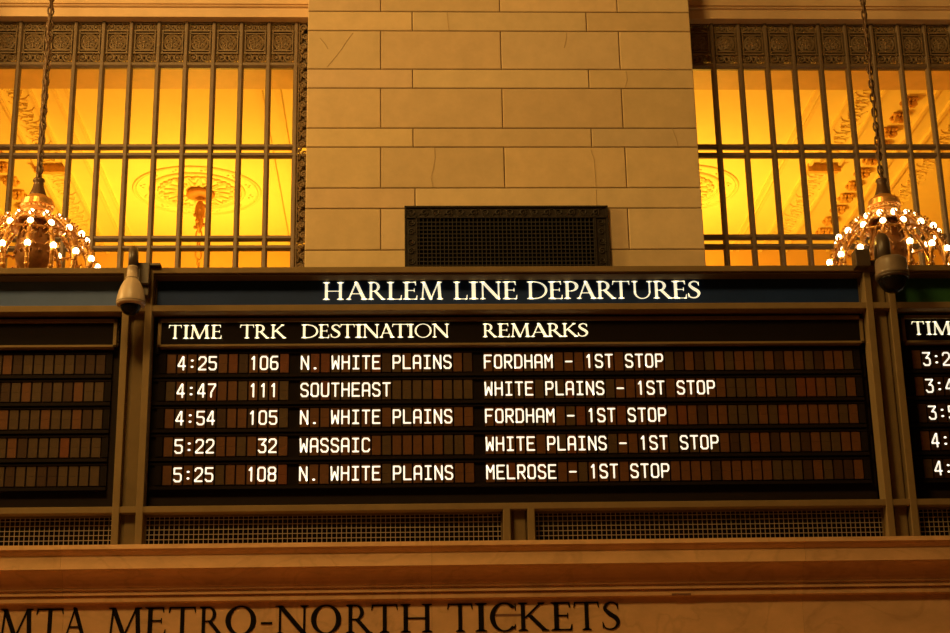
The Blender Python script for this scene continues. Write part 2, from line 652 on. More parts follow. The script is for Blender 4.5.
def grille(name, label, x_first, nbar, d, xa, xb, border):
    t = thing(name, label, 'window', ((xa + xb) / 2, YG, ZB), None, 'structure')
    xs = [x_first + d * PITCH_B * k for k in range(nbar)]
    for x in xs:
        mb = MB()
        pl = [(-.026, .03), (-.026, .002), (-.016, -.012), (-.016, -.022), (-.009, -.028), (.009, -.028), (.016, -.022), (.016, -.012), (.026, .002), (.026, .03)]
        n = len(pl)
        mb.add([(x + a, YG + b, ZB) for a, b in pl] + [(x + a, YG + b, WZ) for a, b in pl],
               [tuple(range(n - 1, -1, -1)), tuple(range(n, 2 * n))] + [(i, (i + 1) % n, n + (i + 1) % n, n + i) for i in range(n)])
        mb.build('bar', M['grille'], t)
    for nm, z0, z1, dy in (('head_rail', 8.682, 8.738, .022), ('middle_rail', 7.856, 7.902, .02), ('middle_rail', 7.770, 7.816, .02),
                           ('lower_rail', 6.955, 7.002, .02), ('lower_rail', 6.863, 6.908, .02), ('lower_rail', 6.02, 6.065, .02), ('lower_rail', 5.93, 5.975, .02)):
        mb = MB()
        h = z1 - z0
        mb.profile([(YG + .03, z0), (YG - dy + .024, z0), (YG - dy + .008, z0 + h * .25), (YG - dy, z0 + h * .4), (YG - dy, z1 - h * .2), (YG - dy + .010, z1), (YG + .03, z1)][::-1], xa, xb)
        mb.build(nm, M['grille'], t)
    first = None
    for k in range(nbar - 1):
        x0_, x1_ = sorted((xs[k], xs[k + 1]))
        if first is None:
            first = frieze_panel(x0_ + BW, x1_ - BW, t)
            fx = x0_
        else:
            c = first.copy()
            COL.objects.link(c)
            c.parent = t
            c.location = (x0_ - fx, 0, 0)
    if border:
        b0, b1 = border
        mb = MB()
        mb.box(b0, b0 + .008, YG - .02, YG + .02, ZB, WZ)
        mb.box(b1 - .008, b1, YG - .02, YG + .02, ZB, WZ)
        xc = (b0 + b1) / 2
        hw = (b1 - b0) / 2
        z = ZB + .1
        k = 0
        while z < WZ - .05:
            s_ = 1 if k % 2 else -1
            mb.tube(spiral((xc + s_ * hw * .18, YG - .01, z), hw * .72, hw * .15, -PI / 2, 1.35, 12, s_), .010, 5)
            mb.tube([(xc - s_ * hw * .7, YG, z - .05), (xc - s_ * hw * .5, YG - .01, z), (xc - s_ * hw * .8, YG, z + .05)], .010, 5)
            mb.ball((xc - s_ * hw * .45, YG - .01, z + .045), .015, 6, 4)
            mb.ball((xc + s_ * hw * .18, YG - .01, z), .014, 6, 4)
            for da, db in ((-.055, -.016), (-.016, .02), (.02, .055)):
                if not (abs(z + da - 7.82) < .03 or abs(z + da - 6.92) < .02):
                    mb.box(b0, b1, YG + .03, YG + .036, z + da, z + db)
            z += .10
            k += 1
        mb.box(b0, b1, YG + .03, YG + .036, WZ - .10, WZ)
        mb.build('scroll_border', M['ornament'], t)
    return t


grille('window_1', 'bronze barred window beside the beige camera, whole medallion behind', -.971, 13, -1, WL0, -.95, (-.948, -.836))
grille('window_2', 'bronze barred window above the green panel with brackets behind', 2.716, 14, 1, X1, WR1, None)

# ------------------------------------------------------------------ wall vent
t = thing('wall_vent', 'black iron vent grille with scroll border set low in stone pier', 'vent', (.93, YP, 6.2))
MB().box(.04, 1.82, YP - .012, YP, 6.2, 7.066).build('recess_black', M['black'], t)  # black sheet painted in for the dark recess; the pier has no hole
mb = MB()
x = .144 + .018
while x < 1.70:
    mb.box(x - .0035, x + .0035, YP - .036, YP - .028, 6.25, 6.962)
    x += .0365
z = 6.3
while z < 6.95:
    mb.box(.144, 1.706, YP - .034, YP - .026, z - .0035, z + .0035)
    z += .0365
mb.build('grid', mat('vent_grid', (.040, .034, .03), .7, spec=.1), t)
mb = MB()
for x0_, x1_, z0_, z1_ in ((.035, .050, 6.2, 7.071), (1.811, 1.826, 6.2, 7.071), (.035, 1.826, 7.056, 7.071), (.134, .146, 6.2, 6.968), (1.704, 1.716, 6.2, 6.968), (.035, 1.826, 6.957, 6.968),
                           (.050, 1.811, 6.965, 7.058), (.05, .136, 6.2, 6.96), (1.714, 1.811, 6.2, 6.96)):
    big = (x1_ - x0_ > .05 and z1_ - z0_ > .05)
    mb.box(x0_, x1_, YP - (.026 if big else .045), YP - .008, z0_, z1_)
mb.build('frame', M['iron'], t)
mb = MB()
for k in range(16):
    xc = .10 + .108 * k
    s_ = 1 if k % 2 else -1
    mb.tube(spiral((xc, YP - .032, 7.012), .036, .008, -PI / 2, 1.4, 12, s_), .0065, 5)
    mb.tube([(xc - .05, YP - .03, 7.012 - s_ * .03), (xc, YP - .032, 7.012 + s_ * .02), (xc + .05, YP - .03, 7.012 + s_ * .034)], .006, 5)
for xc in (.093, 1.763):
    for k in range(8):
        zc = 6.92 - .09 * k
        s_ = 1 if k % 2 else -1
        mb.tube(spiral((xc, YP - .032, zc), .033, .008, 0, 1.4, 12, s_), .0065, 5)
mb.box(.06, 1.80, YP - .030, YP - .02, 6.975, 6.982)
mb.box(.06, .068, YP - .030, YP - .02, 6.2, 6.982)
mb.box(1.79, 1.798, YP - .030, YP - .02, 6.2, 6.982)
mb.build('scroll_border', mat('vent_scroll', (.03, .022, .016), .55, spec=.3), t)

# ------------------------------------------------------------------ ticket office front (marble)
prof = [(11.88, 3.832), (11.88, 3.800), (11.888, 3.793), (11.90, 3.775), (11.925, 3.752), (11.925, 3.742), (11.915, 3.740), (11.915, 3.655)]
# cove
for i in range(1, 9):
    a = PI / 2 * i / 8
    prof.append((11.915 + .012 + .112 * math.sin(a * .98), 3.655 - .128 * (1 - math.cos(a))))
prof += [(12.042, 3.522), (12.042, 3.502), (12.062, 3.498), (12.062, 3.484), (12.050, 3.480), (12.050, 3.464), (12.076, 3.459), (12.076, 3.452), (12.068, 3.45), (12.070, 3.415), (12.100, 3.402), (12.12, 3.400),
         (12.12, .0), (13.4, .0), (13.4, 3.832)]
prof = [(y_, 1.6 + (z_ - 1.6) * y_ / 12.0 if (0 < z_ and y_ < 13) else z_) for y_, z_ in prof]
prof[-1] = (13.4, prof[0][1])
mb = MB()
xs = [-8, -5.2, -2.45, .215, 2.95, 5.6, 9]
for k in range(len(xs) - 1):
    v = (1.0, .97, 1.02, 1.0, .95, 1.0)[k]
    mb.ct = (v * .999, v, v * (.96 if k % 2 else 1))
    mb.profile(prof[::-1], xs[k] + .0008, xs[k + 1] - .0008)
office = tag(mb.build('wall_ticket_office', M['marble'], origin=(0, 12.1, 0)), 'orange marble ticket office front with moulded cornice under the boards', 'wall', kind='structure')

# ------------------------------------------------------------------ serif lettering
TS, TH = .125, .045


class G:
    def __init__(s):
        s.p = []

    def poly(s, *pts):
        s.p.append(list(pts))

    def rect(s, x0, y0, x1, y1):
        s.poly((x0, y0), (x1, y0), (x1, y1), (x0, y1))

    def serif(s, x, y, d, w, hw=None):
        hw = hw or (w / 2 + .085)
        s.poly((x - hw, y), (x + hw, y), (x + hw, y + .028 * d), (x + w / 2, y + .075 * d), (x - w / 2, y + .075 * d), (x - hw, y + .028 * d))

    def stem(s, x, w=TS, y0=0, y1=1, st=True, sb=True):
        s.rect(x - w / 2, y0, x + w / 2, y1)
        if sb:
            s.serif(x, y0, 1, w)
        if st:
            s.serif(x, y1, -1, w)

    def diag(s, x0, y0, x1, y1, w):
        s.poly((x0 - w / 2, y0), (x0 + w / 2, y0), (x1 + w / 2, y1), (x1 - w / 2, y1))

    def arc(s, cx, cy, rx, ry, a0, a1, wx=TS * 1.08, wy=TH, wx2=None, n=28):
        pr = None
        for i in range(n + 1):
            a = R(a0 + (a1 - a0) * i / n)
            c, q = math.cos(a), math.sin(a)
            wxx = wx if wx2 is None else wx + (wx2 - wx) * i / n
            o_ = (cx + rx * c, cy + ry * q)
            n_ = (cx + (rx - wxx) * c, cy + (ry - wy) * q)
            if pr:
                s.poly(pr[0], o_, n_, pr[1])
            pr = (o_, n_)

    def spl(s, pts, ws, n=8):
        P = []
        m = len(pts)
        for i in range(m - 1):
            p0, p1, p2, p3 = pts[max(i - 1, 0)], pts[i], pts[i + 1], pts[min(i + 2, m - 1)]
            for k in range(n):
                t = k / n
                P.append(tuple(.5 * (2 * p1[c] + (p2[c] - p0[c]) * t + (2 * p0[c] - 5 * p1[c] + 4 * p2[c] - p3[c]) * t * t + (3 * p1[c] - p0[c] - 3 * p2[c] + p3[c]) * t ** 3) for c in (0, 1)) + (ws[i] + (ws[i + 1] - ws[i]) * t,))
        P.append((*pts[-1], ws[-1]))
        pr = None
        for i, (x, y, w_) in enumerate(P):
            a, b = P[max(i - 1, 0)], P[min(i + 1, len(P) - 1)]
            tx, ty = b[0] - a[0], b[1] - a[1]
            l = math.hypot(tx, ty) or 1
            nx, ny = -ty / l * w_ / 2, tx / l * w_ / 2
            cur = ((x + nx, y + ny), (x - nx, y - ny))
            if pr:
                s.poly(pr[0], cur[0], cur[1], pr[1])
            pr = cur


def arm(g, x0, x1, y, d, hgt=.2):
    # horizontal hairline arm with a wedge serif at its end (d=+1 wedge grows up, -1 down)
    g.rect(x0, y - TH / 2, x1, y + TH / 2)
    b = y - TH / 2 if d > 0 else y + TH / 2
    g.poly((x1 - .10, b), (x1, b), (x1 + .015, b + d * hgt), (x1 - .012, b + d * hgt), (x1 - .05, b + d * TH))


def make_glyph(ch):
    g = G()
    e = TH / 2
    if ch == 'H':
        g.stem(.17); g.stem(.79); g.rect(.17, .475, .79, .475 + TH)
    elif ch == 'I':
        g.stem(.17)
    elif ch == 'L':
        g.stem(.17); arm(g, .17, .63, e, 1, .24)
    elif ch == 'E':
        g.stem(.17); arm(g, .17, .60, e, 1, .22); arm(g, .17, .55, 1 - e, -1, .19)
        g.rect(.17, .5, .50, .5 + TH); g.poly((.475, .43), (.50, .43), (.50, .62), (.475, .62))
    elif ch == 'T':
        g.stem(.44, st=False); arm(g, .44, .84, 1 - e, -1, .2)
        g.rect(.04, 1 - TH, .44, 1)
        g.poly((.14, 1), (.04, 1), (.015, .8), (.045, .8), (.09, 1 - TH))
    elif ch == 'F':
        g.stem(.17); arm(g, .17, .58, 1 - e, -1, .2); g.rect(.17, .48, .5, .48 + TH)
    elif ch == 'A':
        g.diag(.12, 0, .44, 1.0, .065); g.diag(.80, 0, .44, 1.0, .16)
        g.poly((.36, 1.0), (.52, 1.0), (.44, 1.04), (.40, 1.04)); g.rect(.21, .32, .70, .32 + TH)
        g.serif(.12, 0, 1, .065, .11); g.serif(.80, 0, 1, .15, .14)
    elif ch == 'R':
        g.stem(.17); g.rect(.17, 1 - TH, .36, 1); g.rect(.17, .46, .36, .46 + TH)
        g.arc(.34, .73, .29, .27, -90, 90)
        g.diag(.80, 0, .40, .48, .165); g.poly((.70, 0), (.93, 0), (.93, .03), (.80, .06))
    elif ch == 'P':
        g.stem(.17); g.rect(.17, 1 - TH, .36, 1); g.rect(.17, .43, .36, .43 + TH)
        g.arc(.34, .715, .31, .285, -90, 90)
    elif ch == 'D':
        g.stem(.17); g.rect(.17, 1 - TH, .38, 1); g.rect(.17, 0, .38, TH)
        g.arc(.36, .5, .56, .5, -90, 90, TS * 1.15)
    elif ch == 'M':
        g.diag(.13, 0, .20, 1, .065); g.diag(.20, 1, .55, 0, .15); g.diag(.55, 0, .92, 1, .06); g.diag(1.0, 0, .94, 1, .14)
        g.poly((.48, 0), (.60, 0), (.56, -.03), (.54, -.03))
        g.serif(.13, 0, 1, .065, .12); g.serif(1.0, 0, 1, .14, .15)
        g.poly((.05, 1), (.27, 1), (.22, .93), (.05, .972)); g.poly((.88, 1), (1.09, 1), (1.09, .972), (.98, .93))
    elif ch == 'N':
        g.stem(.16, .065, st=False); g.diag(.16, 1, .85, 0, .165); g.stem(.85, .065, sb=False)
        g.poly((.02, 1), (.25, 1), (.22, .93), (.02, .972)); g.poly((.80, 0), (.885, 0), (.885, -.04), (.86, -.04))
    elif ch == 'U':
        g.rect(.10, .36, .10 + TS, 1); g.serif(.10 + TS / 2, 1, -1, TS); g.rect(.74, .36, .80, 1); g.serif(.77, 1, -1, .06, .12)
        g.arc(.45, .38, .35, .40, 180, 360, TS, TH * 1.3, .06)
    elif ch == 'S':
        g.spl([(.50, .80), (.44, .93), (.29, .972), (.14, .88), (.12, .73), (.27, .56), (.44, .42), (.50, .26), (.42, .09), (.26, .025), (.10, .08), (.04, .25)],
              [.03, .045, .05, .085, .11, .145, .145, .115, .075, .05, .045, .03])
        g.poly((.485, .95), (.51, .95), (.515, .74), (.49, .74)); g.poly((.055, .06), (.03, .06), (.02, .29), (.045, .29))
    elif ch == 'K':
        g.stem(.17); g.diag(.24, .46, .74, 1, .085); g.diag(.86, 0, .37, .56, .17)
        g.serif(.74, 1, -1, .08, .11); g.poly((.74, 0), (.98, 0), (.98, .03), (.86, .07))
    elif ch == 'O':
        g.arc(.5, .5, .46, .52, 0, 360, TS * 1.1, TH, n=48)
    elif ch == 'C':
        g.arc(.5, .5, .46, .52, 42, 318, TS * 1.1, TH, n=40)
        g.poly((.83, .98), (.855, .98), (.86, .72), (.83, .72)); g.poly((.83, .04), (.855, .2), (.83, .26), (.79, .12))
    elif ch == '-':
        g.rect(.0, .36, .3, .43)
    return g.p


GL = {}


def weight(ts, th):
    global TS, TH
    TS, TH = ts, th
    GL.clear()


def put_letter(mb, ch, x0, x1, z0, h, yf, yb):
    if ch not in GL:
        p = make_glyph(ch)
        xs_ = [q[0] for k in p for q in k]
        GL[ch] = (p, min(xs_), max(xs_))
    p, a, b = GL[ch]
    for poly in p:
        mb.prism([(x0 + (q[0] - a) / (b - a) * (x1 - x0), z0 + q[1] * h) for q in poly], yf, yb)


def word(mb, spec, off, sc, ypix, Y, z0, h, yb, dx=0):
    for ch, a, b in spec:
        xa, _ = at(off + a / sc, ypix, Y)
        xb, _ = at(off + b / sc, ypix, Y)
        put_letter(mb, ch, xa + dx, xb + dx, z0, h, Y, yb)


# inscription on the marble frieze
weight(.145, .055)
t = thing('inscription', 'dark serif inscription running along the marble frieze below the cornice', 'lettering', (-.6, 12.12, 3.18))
L1 = [('M', -7, 206), ('T', 213, 376), ('A', 378, 517)]
L2 = [('M', 635, 852), ('E', 860, 985), ('T', 1000, 1162), ('R', 1184, 1332), ('O', 1338, 1521), ('-', 1549, 1616), ('N', 1633, 1831)]
L2b = [('O', 65, 245), ('R', 273, 432), ('T', 422, 581), ('H', 597, 785)]
L3 = [('T', -15, 120), ('I', 132, 195), ('C', 210, 348), ('K', 360, 522), ('E', 533, 645), ('T', 652, 788), ('S', 803, 896)]
YI = 12.112
mb = MB(); word(mb, L1, 0, 5.9375, 620, YI, 3.186, .205, YI + .012); mb.build('inscribed_word', M['ink'], t)
mb = MB(); word(mb, L2, 0, 5.9375, 620, YI, 3.186, .205, YI + .012); word(mb, L2b, 300, 5.9375, 617, YI, 3.186, .205, YI + .012); mb.build('inscribed_word', M['ink'], t)
mb = MB(); word(mb, L3, 450, 5.278, 614, YI, 3.186, .205, YI + .012); mb.build('inscribed_word', M['ink'], t)
# scar across the marble and a metal strip stain
M['repair'] = mat('repair_brown', (.20, .09, .05), .6)
for pa, pb, py, yy in ((495, 522, 615.2, 12.1185), (672, 691, 594.5, 12.069)):
    xa, za = at(pa, py, yy)
    xb, _ = at(pb, py, yy)
    MB().box(xa, xb, yy - .0015, yy + .003, za - .008, za + .008).build('repair_mark', M['repair'], office)

# ------------------------------------------------------------------ board frame
FX0, FX1 = -6.0, 7.4
fr = thing('board_frame', 'olive bronze frame of posts and rails holding the departure boards', 'frame', (.8, YB, 3.832))
DEP = .147


def rail(z0, z1, nm):
    mb = MB()
    mb.box(FX0, FX1, YB, YB + DEP, z0, z1)
    mb.build(nm, M['bronze'], fr, bevel=.004)


mb = MB()
mb.box(FX0, FX1, YB, YB + .50, 5.926, 5.973)
mb.build('top_rail', M['bronze'], fr, bevel=.004)
mb = MB()
mb.box(FX0, FX1, YB + .022, YB + DEP, 5.912, 5.926)
mb.build('drip_strip', M['bronze_dark'], fr)
rail(5.617, 5.667, 'middle_rail')
rail(4.064, 4.112, 'bottom_rail')
MB().box(FX0, FX1, YB + .30, YB + .50, 3.832, 5.926).build('back_casing', M['black'], fr)


def post(xa, xb, z0, z1):
    p = MB()
    wd = .052
    for x in (xa, xb - wd):
        p.box(x, x + wd, YB - .004, YB + DEP, z0, z1)
    # channel with a stepped back
    p.box(xa + wd, xb - wd, YB + .085, YB + DEP, z0, z1)
    p.box(xa + wd + .028, xb - wd - .012, YB + .070, YB + .085, z0, z1)
    o_ = p.build('post', M['bronze'], fr, bevel=.003)
    c = MB()
    for zz in ((5.63, 5.655),):
        c.box(xa + wd, xb - wd, YB + .02, YB + .09, zz[0], zz[1])
    return o_


post(-2.117, -1.893, 3.832, 5.972)
post(3.611, 3.846, 3.832, 5.972)
post(.747, .979, 3.832, 4.066)
post(-5.9, -5.68, 3.832, 5.972)
post(7.1, 7.33, 3.832, 5.972)

# header signs
def header(name, label, x0, x1, m):
    t = thing(name, label, 'sign', ((x0 + x1) / 2, YB + DEP, 5.66))
    MB().box(x0, x1, YB + DEP, YB + DEP + .05, 5.667, 5.926).build('panel', M[m], t)
    mb = MB()
    mb.box(x0, x1, YB + DEP - .02, YB + DEP, 5.667, 5.678)
    mb.box(x0, x0 + .012, YB + DEP - .02, YB + DEP, 5.667, 5.926)
    mb.box(x1 - .012, x1, YB + DEP - .02, YB + DEP, 5.667, 5.926)
    mb.build('bezel', M['bronze_dark'], t)
    return t


header('header_sign', 'plain grey-blue sign panel without letters beside the beige camera', -5.68, -2.117, 'greyblue')
hs = header('header_sign', 'long dark navy sign panel with large cream serif words', -1.893, 3.611, 'navy')
header('header_sign', 'dark green sign panel beside the squat dome camera', 3.846, 7.1, 'green')
YH = YB + DEP - .006
weight(.085, .028)
HZ, HH = 5.754, .143
HW = [([('H', 62, 160), ('A', 172, 273), ('R', 276, 358), ('L', 366, 436), ('E', 441, 510), ('M', 522, 632)], 310, 4.75),
      ([('L', 682, 748), ('I', 756, 799), ('N', 805, 909), ('E', 916, 984)], 310, 4.75),
      ([('D', 123, 214), ('E', 219, 283), ('P', 289, 355), ('A', 347, 436), ('R', 438, 525), ('T', 509, 587), ('U', 597, 690), ('R', 694, 780), ('E', 779, 845), ('S', 851, 906)], 500, 4.524)]
for sp_, of_, sc2 in HW:
    mb = MB()
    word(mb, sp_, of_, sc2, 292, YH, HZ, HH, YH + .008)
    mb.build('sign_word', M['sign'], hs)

# ------------------------------------------------------------------ split flap boards
YF = 12.155
CW = .078
ROWZ = [(5.170, 5.322), (4.953, 5.105), (4.738, 4.890), (4.519, 4.671), (4.301, 4.453)]
C_ = .22
FG = {
    '0': [[(0, C_), (0, 1 - C_ * .6), (C_, 1), (1 - C_, 1), (1, 1 - C_ * .6), (1, C_ * .6), (1 - C_, 0), (C_, 0), (0, C_ * .6)]],
    '1': [[(.25, .82), (.55, 1), (.55, 0)]],
    '2': [[(0, .80), (.05, .92), (.25, 1), (.78, 1), (1, .88), (1, .66), (.85, .52), (.0, .08), (0, 0), (1, 0)]],
    '3': [[(0, 1), (1, 1), (1, .95), (.45, .58), (.8, .58), (1, .45), (1, .14), (.8, 0), (.2, 0), (0, .14)]],
    '4': [[(.75, 0), (.75, 1), (.62, 1), (0, .36), (0, .28), (1, .28)]],
    '5': [[(1, 1), (0, 1), (0, .58), (.78, .58), (1, .46), (1, .13), (.8, 0), (.2, 0), (0, .13)]],
    '6': [[(.95, 1), (.25, 1), (0, .82), (0, .14), (.2, 0), (.8, 0), (1, .14), (1, .42), (.8, .56), (0, .56)]],
    '7': [[(0, 1), (1, 1), (1, .9), (.4, .35), (.4, 0)]],
    '8': [[(.2, .53), (0, .66), (0, .88), (.2, 1), (.8, 1), (1, .88), (1, .66), (.8, .53), (.2, .53), (0, .4), (0, .13), (.2, 0), (.8, 0), (1, .13), (1, .4), (.8, .53)]],
    ':': [[(.42, .22), (.58, .22)], [(.42, .72), (.58, .72)]],
    '.': [[(.42, .04), (.58, .04)]],
    '-': [[(.05, .47), (.95, .47)]],
    'A': [[(0, 0), (0, .86), (.2, 1), (.8, 1), (1, .86), (1, 0)], [(0, .42), (1, .42)]],
    'C': [[(1, .84), (.8, 1), (.2, 1), (0, .86), (0, .14), (.2, 0), (.8, 0), (1, .16)]],
    'D': [[(0, 0), (0, 1), (.75, 1), (1, .84), (1, .16), (.75, 0), (0, 0)]],
    'E': [[(1, 1), (0, 1), (0, 0), (1, 0)], [(0, .52), (.8, .52)]],
    'F': [[(1, 1), (0, 1), (0, 0)], [(0, .52), (.8, .52)]],
    'H': [[(0, 0), (0, 1)], [(1, 0), (1, 1)], [(0, .52), (1, .52)]],
    'I': [[(.1, 1), (.9, 1)], [(.1, 0), (.9, 0)], [(.5, 0), (.5, 1)]],
    'L': [[(0, 1), (0, 0), (1, 0)]],
    'M': [[(0, 0), (0, 1), (.5, .5), (1, 1), (1, 0)]],
    'N': [[(0, 0), (0, 1), (1, .05), (1, 0)], [(1, 0), (1, 1)]],
    'O': [[(0, .14), (0, .86), (.2, 1), (.8, 1), (1, .86), (1, .14), (.8, 0), (.2, 0), (0, .14)]],
    'P': [[(0, 0), (0, 1), (.8, 1), (1, .87), (1, .60), (.8, .46), (0, .46)]],
    'R': [[(0, 0), (0, 1), (.8, 1), (1, .87), (1, .62), (.8, .48), (0, .48)], [(.45, .48), (1, 0)]],
    'S': [[(1, .84), (.8, 1), (.2, 1), (0, .86), (0, .66), (.2, .54), (.8, .46), (1, .34), (1, .14), (.8, 0), (.2, 0), (0, .16)]],
    'T': [[(0, 1), (1, 1)], [(.5, 1), (.5, 0)]],
    'U': [[(0, 1), (0, .14), (.2, 0), (.8, 0), (1, .14), (1, 1)]],
    'W': [[(0, 1), (.08, 0), (.5, .62), (.92, 0), (1, 1)]],
}


def flap_glyph(mb, ch, x, zc, yf):
    gw, gh, sw = .050, .100, .0125
    if ch in ':.':
        sw = .0145
    for line in FG[ch]:
        P = [(x + (CW - gw) / 2 + a * gw, zc - gh / 2 + b * gh) for a, b in line]
        for (ax, az), (bx, bz) in zip(P, P[1:]):
            l = math.hypot(bx - ax, bz - az)
            if l < 1e-5:
                continue
            ux, uz = (bx - ax) / l, (bz - az) / l
            nx, nz = -uz * sw / 2, ux * sw / 2
            mb.prism([(ax + nx, az + nz), (bx + nx, bz + nz), (bx - nx, bz - nz), (ax - nx, az - nz)], yf - .0012, yf + .002)
        for (qx, qz) in P:
            mb.prism([(qx + sw / 2 * 1.04 * math.cos(PI / 8 + k * PI / 4), qz + sw / 2 * 1.04 * math.sin(PI / 8 + k * PI / 4)) for k in range(8)], yf - .0013, yf + .002)


FM = [M['f0'], M['f1'], M['f2'], M['f3'], M['glyph']]


def flap_geo(mb, x, row, ch, ci):
    z0, z1 = ROWZ[row]
    zc = (z0 + z1) / 2
    mb.cm = ci
    g = .0066
    mb.box(x + g, x + CW - g, YF, YF + .03, zc + .0005, z1 - .002)
    mb.box(x + g, x + CW - g, YF + .0008, YF + .03, z0 + .002, zc - .0005)
    if ch and ch != ' ':
        mb.cm = 4
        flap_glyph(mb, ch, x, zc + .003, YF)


def board(name, label, X0b, X1b, hx0, hx1, rows, fx0, nfl, single, heads, tones):
    """rows: text of each line on the cell grid starting at fx0; single(r,k,ch) -> own part?"""
    t = thing(name, label, 'departures board', ((X0b + X1b) / 2, YB + .2, 4.112))
    MB().box(X0b, X1b, 12.19, 12.30, 4.112, 5.617).build('back_panel', M['panel'], t)
    # column header plate with its raised frame
    cp = MB().box(hx0 + .02, hx1 - .02, 12.115, 12.19, 5.385, 5.563).build('column_header', M['shelf'], t)
    mb = MB()
    for a, b, c, d in ((hx0, hx1, 5.563, 5.593), (hx0, hx1, 5.367, 5.385), (hx0, hx0 + .026, 5.367, 5.593), (hx1 - .026, hx1, 5.367, 5.593)):
        mb.box(a, b, 12.10, 12.19, c, d)
    mb.build('header_frame', M['bronze'], cp, bevel=.003)
    for h in heads:
        mb = MB()
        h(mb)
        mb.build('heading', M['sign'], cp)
    # hinge chain at the side of the header plate, as in the reveal
    mb = MB()
    for k in range(6):
        mb.ring((hx1 + .006, 12.15, 5.40 + k * .032), .010, .004, 8, 5, 'x')
    mb.build('side_catch', M['bronze_dark'], t)
    bank = MB()
    for r, txt in enumerate(rows):
        z0, z1 = ROWZ[r]
        e = MB()
        xe = fx0 + CW * nfl
        e.box(fx0 - .10, xe + .05, 12.135, 12.19, z0 - .036, z0 - .012)
        e.box(fx0 - .10, xe + .05, 12.172, 12.19, z0 - .012, z1 + .012)
        e.box(fx0 - .10, xe + .05, 12.150, 12.19, z1 + .004, z1 + .020)
        e.box(fx0 - .055, fx0 - .003, 12.150, 12.19, z0, z1)
        e.box(xe + .003, xe + .05, 12.150, 12.19, z0, z1)
        row = e.build('flap_row', M['shelf'], t)
        for k in range(nfl):
            ch = txt[k] if k < len(txt) else ' '
            if ch == '_':
                continue
            ci = tones(r, k)
            if single(r, k, ch):
                mb = MB()
                flap_geo(mb, fx0 + CW * k, r, ch, ci)
                mb.build('character_flap', FM, row)
            else:
                flap_geo(bank, fx0 + CW * k, r, ch, ci)
    if bank.v:
        o_ = bank.build('flap_bank', FM, t)
        o_['kind'] = 'stuff'
    return t


def tone_mid(r, k):
    q = random.random()
    if r in (0, 2):
        if k in (14, 15) and r == 0:
            return 2
        p = (.18, .78, .88)
    elif r == 1:
        p = (.60, .90, .95)
    else:
        p = (.12, .86, .93)
    if k > 44:
        p = (.25, .82, .88)
    return 0 if q < p[0] else 1 if q < p[1] else 2 if q < p[2] else 3


def tone_left(r, k):
    q = random.random()
    return 0 if q < .52 else 1 if q < .74 else 3 if q < .97 else 2


def tone_right(r, k):
    q = random.random()
    return 3 if q < .5 else 0 if q < .75 else 1


# cells: 0..6 time, 7..11 track, 12 gap, 13..29 destination, 30 gap, 31..67 remarks   (cell 0 at x=-1.79)
def line(time, trk, dest, rem):
    s_ = [' '] * 68
    for i, c in enumerate(time):
        s_[1 + i] = c
    for i, c in enumerate(trk):
        s_[8 + 3 - len(trk) + i] = c
    s_[12] = '_'
    for i, c in enumerate(dest):
        s_[13 + i] = c
    s_[30] = '_'
    for i, c in enumerate(rem):
        s_[31 + i] = c
    return ''.join(s_)


rows_mid = [line('4:25', '106', 'N. WHITE PLAINS', 'FORDHAM - 1ST STOP'), line('4:47', '111', 'SOUTHEAST', 'WHITE PLAINS - 1ST STOP'),
            line('4:54', '105', 'N. WHITE PLAINS', 'FORDHAM - 1ST STOP'), line('5:22', '32', 'WASSAIC', 'WHITE PLAINS - 1ST STOP'),
            line('5:25', '108', 'N. WHITE PLAINS', 'MELROSE - 1ST STOP')]
YC = 12.107
CZ, CH = 5.434, .107


def head(spec, off, sc, dx=0):
    return lambda mb: word(mb, spec, off, sc, 331, YC, CZ, CH, 12.118, dx)


H_TIME = ([('T', 59, 146), ('I', 158, 196), ('M', 203, 338), ('E', 347, 418)], 160, 6.786)
H_TRK = ([('T', 543, 637), ('R', 643, 742), ('K', 752, 857)], 160, 6.786)
H_DEST = ([('D', 64, 157), ('E', 160, 219), ('S', 228, 281), ('T', 281, 361), ('I', 364, 405), ('N', 405, 498), ('A', 500, 584), ('T', 571, 661), ('I', 658, 692), ('O', 697, 791), ('N', 794, 889)], 290, 5.588)
H_REM = ([('R', 483, 497), ('E', 497.6, 509.5), ('M', 510.5, 530.3), ('A', 530.5, 548.5), ('R', 547.6, 563), ('K', 562.5, 578), ('S', 578, 588)], 0, 1)

board('departures_board', 'long departures board showing five full train lines in white characters', -1.893, 3.611, -1.858, 3.598, rows_mid, -1.79, 68,
      lambda r, k, ch: k < 30 and ch not in ' _', [head(*H_TIME), head(*H_TRK), head(*H_DEST), head(*H_REM)], tone_mid)
board('departures_board', 'blank dark flap board under the plain grey-blue panel', -5.68, -2.117, -5.6, -2.169, [' ' * 30] * 5, -2.249 - CW * 30, 30,
      lambda r, k, ch: k >= 18, [], tone_left)
DX = 5.762
board('departures_board', 'departures board under the green panel, only its first digits in view', 3.846, 7.1, 3.904, 7.05,
      [' 3:2', ' 3:4', ' 3:5', ' 4:', ' 4:'], -1.79 + DX, 32, lambda r, k, ch: k < 6, [head(*H_TIME, dx=DX)], tone_right)


